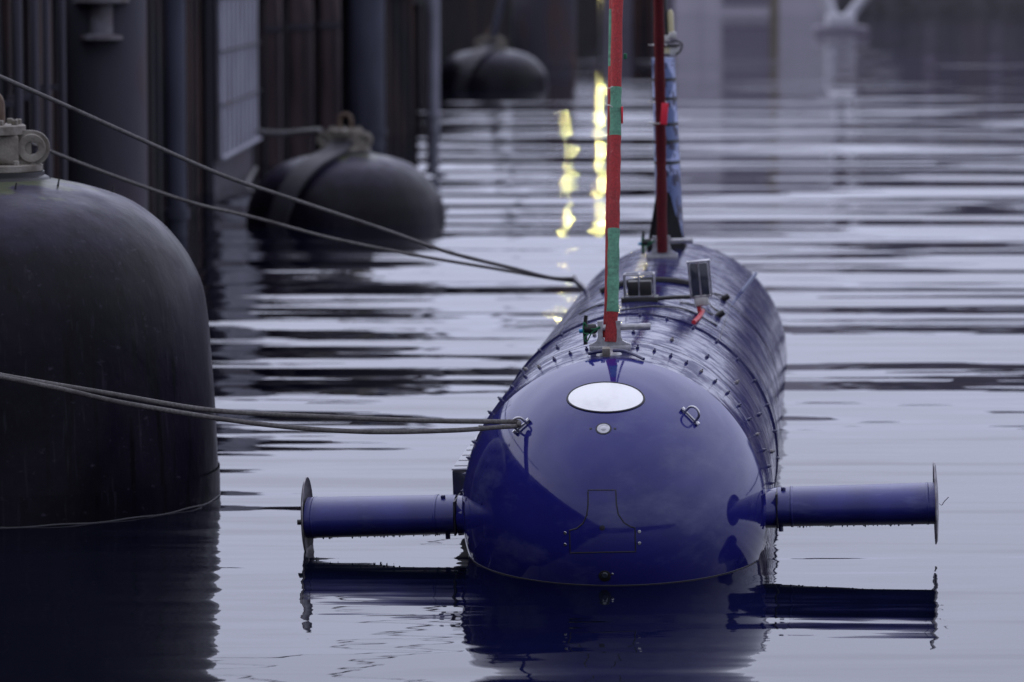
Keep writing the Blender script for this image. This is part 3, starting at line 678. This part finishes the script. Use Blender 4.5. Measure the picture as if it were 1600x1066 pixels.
# framed box (tilted)
a = D(1096, 463); b = D(1091, 410); up = (b-a); hgt = up.length; up.normalize(); side = Vector((1, 0, .0)); side = (side-up*side.dot(up)).normalized()
RB = Matrix((side, Vector((0, 1, 0)), up)).transposed(); cc = (a+b)/2; wd = .135
bm = bmesh.new(); box(bm, cc, (wd*.86, .07, hgt*.93), rot=RB, bev=.004); fb = obj('framed_sensor', bm, M_panel, gear)
bm = bmesh.new()
for s_ in (-.5, 0, .5): box(bm, cc+side*wd*s_+Vector((0, -.035, 0)), (.011, .012, hgt), rot=RB)
for s_ in (-.5, .5): box(bm, cc+side*wd*s_+Vector((0, .035, 0)), (.011, .012, hgt), rot=RB)
box(bm, cc+up*(hgt/2+.006), (wd*1.15, .10, .014), rot=RB, bev=.003); box(bm, cc-up*(hgt/2), (wd*1.05, .09, .01), rot=RB)
obj('sensor_frame', bm, M_steel, fb)
bm = bmesh.new(); box(bm, D(1096, 469), (.095, .09, .075), rot=RB, bev=.016); obj('junction_box', bm, M_clear, gear)
bm = bmesh.new(); q1 = D(1092, 478); tube(bm, smooth_pts([q1, q1-Vector((-.006, 0, .04)), hit_cyl(1096, 490, .02)[0], hit_cyl(1091, 498, .012)[0], hit_cyl(1083, 506, .01)[0]], 6), [.015]*25, 8); obj('red_cable', bm, M_cable, gear)
for pth, nub in (([(1104, 463), (1115, 463), (1124, 465), (1129, 468)], (1131, 469)), ([(1106, 478), (1113, 486), (1120, 491)], (1123, 495))):
    bm = bmesh.new(); tube(bm, smooth_pts([hit_cyl(*p, .02)[0] for p in pth], 5), .007, 6)
    n0, nn_ = hit_cyl(*nub, .02); lathe(bm, [(0, -.03), (.02, -.03), (.024, 0), (.02, .03), (0, .03)], Matrix.Translation(n0) @ Matrix.Rotation(R(60), 4, 'Y'), 10)
    obj('connector_cable', bm, M_black, gear)
for pts in ([(1062, 474), (1080, 477), (1098, 483), (1112, 493)], [(965, 474), (930, 480), (905, 492)], [(970, 486), (1020, 480), (1070, 485), (1120, 510)]):
    bm = bmesh.new(); tube(bm, smooth_pts([hit_cyl(*p, .006)[0] for p in pts], 8), .005, 6); obj('deck_cable', bm, M_black, hull)
bm = bmesh.new(); tube(bm, [cylp(-22+k*2, 4.6+.0005*k*k, .915) for k in range(22)], .022, 6, flat=.6); obj('rubber_strip', bm, M_black, hull)
bm = bmesh.new(); g0, gn = hit_cyl(1160, 455, 0); tube(bm, [g0, g0+gn*.06+Vector((.07, .0, .09))], .012, 8); obj('deck_spike', bm, M_camol, hull)
# cleat for the mooring lines
CLV, _ = hit_cyl(893, 452, 0)
CLV = cylp(-46, 7.6, .9)
bm = bmesh.new(); lathe(bm, [(0, 0), (.03, 0), (.022, .07), (.03, .12), (.03, .14), (0, .14)], Matrix.Translation(CLV) @ Matrix.Rotation(R(-46), 4, 'Y'), 14); obj('cleat', bm, M_steel, hull)
CLW = MH @ (CLV + cylp(-46, 0, .115))
# mast at the stern
vm_ = 8.0
def mastpt(x, z, y=0): return Vector((x, vm_+y, z))
mx0 = (MI @ at(1043, 300, 30.2)).x
zb = .86; zt = (MI @ at(1043, 90, 30.2)).z
bm = bmesh.new(); rings = []
n_ = 13
for i in range(n_):
    t = i/(n_-1); hw = .108-.018*t; ch = .2-.05*t
    rings.append([bm.verts.new(mastpt(mx0+.012*(1-t)+hw*math.cos(2*math.pi*k/32), zb+(zt-zb)*t, ch*math.sin(2*math.pi*k/32))) for k in range(32)])
for A, B in zip(rings, rings[1:]):
    for k in range(32): bm.faces.new((A[k], A[(k+1) % 32], B[(k+1) % 32], B[k]))
bm.faces.new(rings[0]); bm.faces.new(rings[-1])
mast = obj('mast', bm, M_camo, hull, angle=50)
for py in (125, 155, 195, 222, 255):
    z = (MI @ at(1043, py, 30.0)).z; bm = bmesh.new()
    t = (z-zb)/(zt-zb); hw = .110-.018*t; ch = .203-.05*t
    A = [bm.verts.new(mastpt(mx0+.012*(1-t)+hw*math.cos(2*math.pi*k/32), z-.013, ch*math.sin(2*math.pi*k/32))) for k in range(32)]
    B = [bm.verts.new(v.co+Vector((0, 0, .026))) for v in A]
    for k in range(32): bm.faces.new((A[k], A[(k+1) % 32], B[(k+1) % 32], B[k]))
    bm.faces.new(A); bm.faces.new(B)
    obj('mast_band', bm, M_black, mast)
zf = (MI @ at(1040, 305, 29.6)).z
bm = bmesh.new()
fx = (MI @ at(1038, 380, 29.8)).x
bot = [bm.verts.new(Vector((fx+x, vm_+y, .80))) for x, y in ((-.17, -.1), (0, -.42), (.17, -.1), (.17, .3), (-.17, .3))]
topv = [bm.verts.new(Vector((fx+x, vm_+y, zf))) for x, y in ((-.06, -.16), (0, -.23), (.06, -.16), (.06, .0), (-.06, .0))]
for k in range(5): bm.faces.new((bot[k], bot[(k+1) % 5], topv[(k+1) % 5], topv[k]))
bm.faces.new(bot); bm.faces.new(topv); obj('mast_foot', bm, M_blackd, mast, smooth=False)
zz = lambda py: (MI @ at(1043, py, 30.2)).z
xx = lambda px: (MI @ at(px, 60, 30.2)).x
bm = bmesh.new(); tube(bm, [mastpt(xx(1039), zz(62)), mastpt(xx(1038), zz(-120))], .028, 12); obj('antenna_rod', bm, M_black, mast)
bm = bmesh.new(); lathe(bm, [(0, zz(52)), (.024, zz(52)), (.024, zz(21)), (.014, zz(16)), (0, zz(15))], Matrix.Translation((xx(1049), vm_, 0)), 16); obj('antenna_cap', bm, M_yel, mast)
bm = bmesh.new(); box(bm, mastpt(xx(1051), zz(55)), (.06, .06, .05), bev=.008); box(bm, mastpt(xx(1040), zz(60)), (.06, .09, .05), bev=.006); box(bm, mastpt(xx(1053), zz(80)), (.07, .08, .07), bev=.008); obj('antenna_bracket', bm, M_clear, mast)
bm = bmesh.new(); box(bm, mastpt(xx(1043), zz(71)), (.2, .12, .018), bev=.004); tube(bm, smooth_pts([mastpt(xx(1050), zz(66), -.06), mastpt(xx(1058), zz(64), -.06), mastpt(xx(1066), zz(70), -.06), mastpt(xx(1063), zz(80), -.06), mastpt(xx(1056), zz(86), -.06)], 6), .008, 6); obj('antenna_cable', bm, M_black, mast)
bm = bmesh.new(); box(bm, mastpt(xx(1042), zz(78)), (.05, .08, .06), bev=.006); obj('antenna_base', bm, M_yel, mast)

# ------------------------------------------------------------------ slings
HOOK = Vector((.80, 25.4, 8.4))
def sling(name, pts, segs, wid, label, flat=.5, off=None):
    """pts: centre line; segs: list of (t_end, part name, material)"""
    o = empty(name, pts[0], label=label, cat='sling', group='lifting slings on the submarine')
    P = [p-Vector(pts[0]) for p in pts]
    def pos(t):
        z = t; 
        for a, b in zip(P, P[1:]):
            if z <= b.z or b is P[-1]: return a+(b-a)*((z-a.z)/(b.z-a.z))
    z0 = 0.0
    for (z1, nm, m) in segs:
        n = max(2, int((z1-z0)/.03))
        n = min(n, 90)
        bm = bmesh.new(); pp = [pos(z0+(z1-z0)*k/n) for k in range(n+1)]
        wv = [wid*(1+.05*math.sin(k*1.3+z0*7)+random.uniform(-.02, .02)) for k in range(n+1)]
        tube(bm, pp, wv, 16, flat=flat, updir=(1, 0, 0)); obj(nm, bm, m, o, angle=60)
        z0 = z1
    return o
def zof(py, Y): return at(960, py, Y).z
P0 = CL1+Vector((0.0, -.05, .045))
def front(z):  # centre line of the front sling
    return P0 + (HOOK-P0)*((z-P0.z)/(HOOK.z-P0.z))
Z = lambda py, Y=22.5: zof(py, Y)-P0.z
fpts = [P0, at(957.5, 480, 22.16), at(959, 360, 22.4), at(961.5, 210, 22.65), at(964.5, 0, 23.0), HOOK]
g1, g2, g3, g4 = Z(485, 22.25), Z(358, 22.4), Z(213, 22.6), Z(137, 22.75)
s1 = sling('front_sling', fpts, [(g1, 'red_strand', M_red), (g2, 'green_sleeve', M_green), (g3, 'red_strand', M_red), (g4, 'green_sleeve', M_green), (HOOK.z-P0.z, 'red_strand', M_red)], .034, 'red lifting sling with green sleeves rising from the front clevis of the blue submarine', .55)
off = Vector((-.022, .03, 0))
fp2 = [p-P0+off for p in fpts]
def seg2(z0, z1, m, nm):
    bm = bmesh.new(); n = 30; out = []
    for k in range(n+1):
        z = z0+(z1-z0)*k/n
        for a, b in zip(fp2, fp2[1:]):
            if z <= b.z or b is fp2[-1]: out.append(a+(b-a)*((z-a.z)/(b.z-a.z))); break
    tube(bm, out, .026, 12, flat=.6, updir=(1, 0, 0)); obj(nm, bm, m, s1)
seg2(.02, Z(105, 22.8), M_red, 'rear_strand'); seg2(Z(105, 22.8), Z(15, 23), M_green, 'rear_sleeve'); seg2(Z(15, 23), HOOK.z-P0.z-.05, M_red, 'rear_strand')
bm = bmesh.new(); tube(bm, smooth_pts([at(933, 125, 22.75)-P0, at(943, 131, 22.75)-P0, at(950, 138, 22.72)-P0, at(957, 135, 22.7)-P0], 5), .003, 5); tube(bm, smooth_pts([at(948, 164, 22.7)-P0, at(954, 165, 22.66)-P0, at(957, 168, 22.66)-P0], 5), .003, 5); obj('thread_end', bm, M_clear, s1)
bm = bmesh.new(); box(bm, at(972, 180, 22.7)-P0, (.012, .02, .10), bev=.003); obj('side_tag', bm, M_tagred, s1)
bm = bmesh.new(); box(bm, at(977, 88, 22.9)-P0, (.02, .015, .035), bev=.005); obj('cord_knot', bm, M_cord, s1)
P0b = CL2+Vector((0, -.05, .045))
rp = [P0b, at(1033, 250, 28.9), at(1029, 0, 28.4), HOOK]
s2 = sling('rear_sling', rp, [(HOOK.z-P0b.z, 'red_strand', M_red2)], .039, 'dark red lifting sling without sleeves rising from the rear clevis near the mast', .6)
for py in (71, 160, 192):
    c0 = at(1031, py, 28.75)-P0b
    bm = bmesh.new(); tube(bm, [c0+Vector((.052*math.cos(k*math.pi/8), .034*math.sin(k*math.pi/8), .006*math.sin(k))) for k in range(16)], .004, 5, closed=True)
    tube(bm, [c0+Vector((-.05, 0, 0)), c0+Vector((-.085, -.01, .004))], .004, 5); obj('cable_tie', bm, M_clear, s2)
bm = bmesh.new(); ctr = at(1038, 178, 28.6)-P0b; box(bm, ctr, (.05, .012, .16), rot=Matrix.Rotation(R(4), 3, 'Y'), bev=.004); obj('red_tag', bm, M_tagred, s2)

# ------------------------------------------------------------------ ropes
def rope(name, pts, r, label, m=M_rope, cat='mooring rope', group=None):
    pp = smooth_pts(pts, 16); o0 = Vector(pts[0]); bm = bmesh.new()
    tube(bm, [p-o0 for p in pp], r, 10); o = obj(name, bm, m, label=label, cat=cat, group=group); o.location = o0; return o
def yl(x, x0, Y0, x1, Y1): return Y0+(Y1-Y0)*(x-x0)/(x1-x0)
EY = EYE_L.y
pts = [(806, 659), (770, 659), (650, 657), (500, 651), (330, 641), (170, 615), (0, 586), (-120, 560)]
low = [(806, 666), (780, 667.5), (700, 673), (560, 674.5), (400, 662), (200, 631), (100, 609), (0, 589), (-120, 566)]
A = [at(x, y, yl(x, 806, EY, 0, 20.4)) for x, y in pts]; B = [at(x, y, yl(x, 806, EY-.02, 0, 20.35)) for x, y in low]
loop_ = [EYE_L+Vector((.004, .008, .0))]
tip = EYE_L
A0 = A[::-1]; full = A0+[at(811, 662.5, EY-.03)]+B
rope('nose_mooring_rope', full, .0135, 'doubled grey rope looped through the eye on the left of the blue nose', group=None)
r1 = [(903, 441), (860, 434), (800, 419), (700, 394), (600, 359), (450, 309), (340, 271), (200, 209), (100, 164), (0, 120), (-150, 55)]
r2 = [(903, 442), (860, 435), (780, 421), (650, 399), (520, 373), (400, 341), (300, 317), (200, 283), (120, 253), (60, 229), (-40, 190), (-180, 128)]
YC = CLW.y
Ar = [CLW]+[at(x, y, yl(x, 903, YC, 0, 22.6)) for x, y in r1[1:]]
Br = [CLW+Vector((0, 0, -.02))]+[at(x, y, yl(x, 903, YC, 0, 25.6)) for x, y in r2[1:]]
rope('long_mooring_rope', Ar, .0145, 'upper taut grey rope running from the left edge to the side of the submarine hull', group='long mooring ropes to the hull')
rope('long_mooring_rope', Br, .0125, 'lower grey rope passing behind the big fender fitting to the submarine hull', group='long mooring ropes to the hull')
rope('fender_rope', [at(403, 205, 62), at(440, 208, 60), at(500, 203, 50.8)], .035, 'short pale rope from the wall to the middle fender fitting', M_rope2, 'rope')
rope('hanging_rope', [at(400, 262, 60), at(385, 290, 59.6), at(378, 320, 59), at(377, 345, 56)], .03, 'pale rope hanging from the ribbed panel down to the water', M_rope2, 'rope')
bm = bmesh.new(); tube(bm, [(0, 0, 0), (.75, 0, 3.2)], .09, 8)
o = obj('diagonal_brace', bm, M_pileb, label='slanting steel brace standing above the smallest fender', cat='brace'); o.location = at(770, 60, 104)

# ------------------------------------------------------------------ far side of the basin
def building(name, x0, x1, y, h, m, label, cols, depth=14, cat='building', wz=2.0):
    o = empty(name, ((x0+x1)/2, y, 0), label=label, cat=cat); W_ = x1-x0
    bm = bmesh.new(); box(bm, (0, depth/2, h/2-1), (W_, depth, h+2)); obj('wall', bm, m, o, smooth=False)
    bm = bmesh.new(); box(bm, (0, depth/2, h+.15), (W_+.6, depth+.6, .3)); obj('roof', bm, M_conc, o, smooth=False)
    for (a, b, z0, z1, mm) in cols:
        bm = bmesh.new(); box(bm, ((a+b)/2, -.06, (z0+z1)/2), (b-a, .16, z1-z0), bev=.02); obj('bay', bm, mm, o, smooth=False)
    return o
M_tan = mat('tan_cladding', (.2, .17, .13), .7)
building('pale_shed', 10.4, 22, 262, 14, M_lbuild, 'pale grey waterside building behind the mast at the top', [(-5, -3.5, 0, 7.5, M_lbuild), (-1.9, 1.3, .6, 7.5, M_dwin), (1.35, 1.9, 0, 7, M_tan)])
o = empty('low_pontoon', (21.5, 190, 0), label='pale pontoon with slanting white struts at the top right', cat='pontoon')
bm = bmesh.new(); box(bm, (-5.3, 0, .0), (2.6, 2.4, .6), bev=.05); obj('float', bm, M_dwin, o)
for (x0, x1) in ((-3.6, -6), (-5, -1.6), (-3.4, -.8)):
    pass
bm = bmesh.new(); tube(bm, [(-5.4, 0, .4), (-8.2, 0, 5.5)], .26, 10); obj('strut', bm, M_truss, o)
bm = bmesh.new(); tube(bm, [(-5.2, 0, .4), (-2.2, 0, 4.2)], .26, 10); obj('strut', bm, M_truss, o)
bm = bmesh.new(); box(bm, (-5.3, 0, .6), (1.4, 1.4, .6), bev=.1); obj('strut_foot', bm, M_truss, o)
building('dark_shed', 24, 66, 300, 16, M_dbuild, 'long dark blue grey quay building at the top right corner', [(-15.6+i*2.6, -14.6+i*2.6, 0, 6+(i*37 % 3), M_dwin if i % 2 else M_dbuild) for i in range(12)])
building('dark_shed', 3.6, 9.0, 214, 7.2, M_dbuild, 'dark building between the very thick pile and the red sling', [(-2, -.8, 0, 5, M_dwin), (.4, 1.6, 0, 6, M_sheet)])
bm = bmesh.new(); box(bm, (0, 0, 0), (400, 30, 3.0)); o = obj('far_shore', bm, M_conc, smooth=False, kind='structure'); o.location = (90, 285, -.2)
building('grey_warehouse', 34, 60, 120, 13, M_dbuild, 'tall dark warehouse on the right bank, mirrored at the right edge of the water', [(-11+i*3.2, -9.6+i*3.2, 1, 9, M_dwin) for i in range(8)], depth=60)
# lamps on the quay
def lamp(x, y, zs, label, r=.045):
    o = empty('quay_lamp', (x, y, 0), label=label, cat='lamp', group='yellow quay lamps mirrored in the water')
    bm = bmesh.new(); tube(bm, [(0, 0, -1), (0, 0, zs[-1]+.2)], [.08, .05], 10); obj('lamp_post', bm, M_lpost, o)
    for z in zs:
        bm = bmesh.new(); bmesh.ops.create_uvsphere(bm, u_segments=16, v_segments=10, radius=r, matrix=Matrix.Translation((0, -.25, z))); obj('lamp_bulb', bm, M_lamp, o)
        bm = bmesh.new(); lathe(bm, [(.18, z+.10), (.1, z+.18), (0, z+.2)], Matrix.Translation((0, -.25, 0)), 16); obj('lamp_shade', bm, M_lpost, o)
lamp(3.45, 150, (2.3, 4.3), 'lamp post whose yellow glints run just left of the red and green sling')
lamp(2.15, 151, (4.6, 6.2), 'lamp post whose yellow glints form the left column on the water')

# ------------------------------------------------------------------ shore behind the photographer (seen only mirrored in the paint)
bm = bmesh.new(); box(bm, (0, 0, 0), (160, 30, 5.4)); o = obj('near_shore', bm, M_conc, smooth=False, kind='structure'); o.location = (10, -32, -.7)
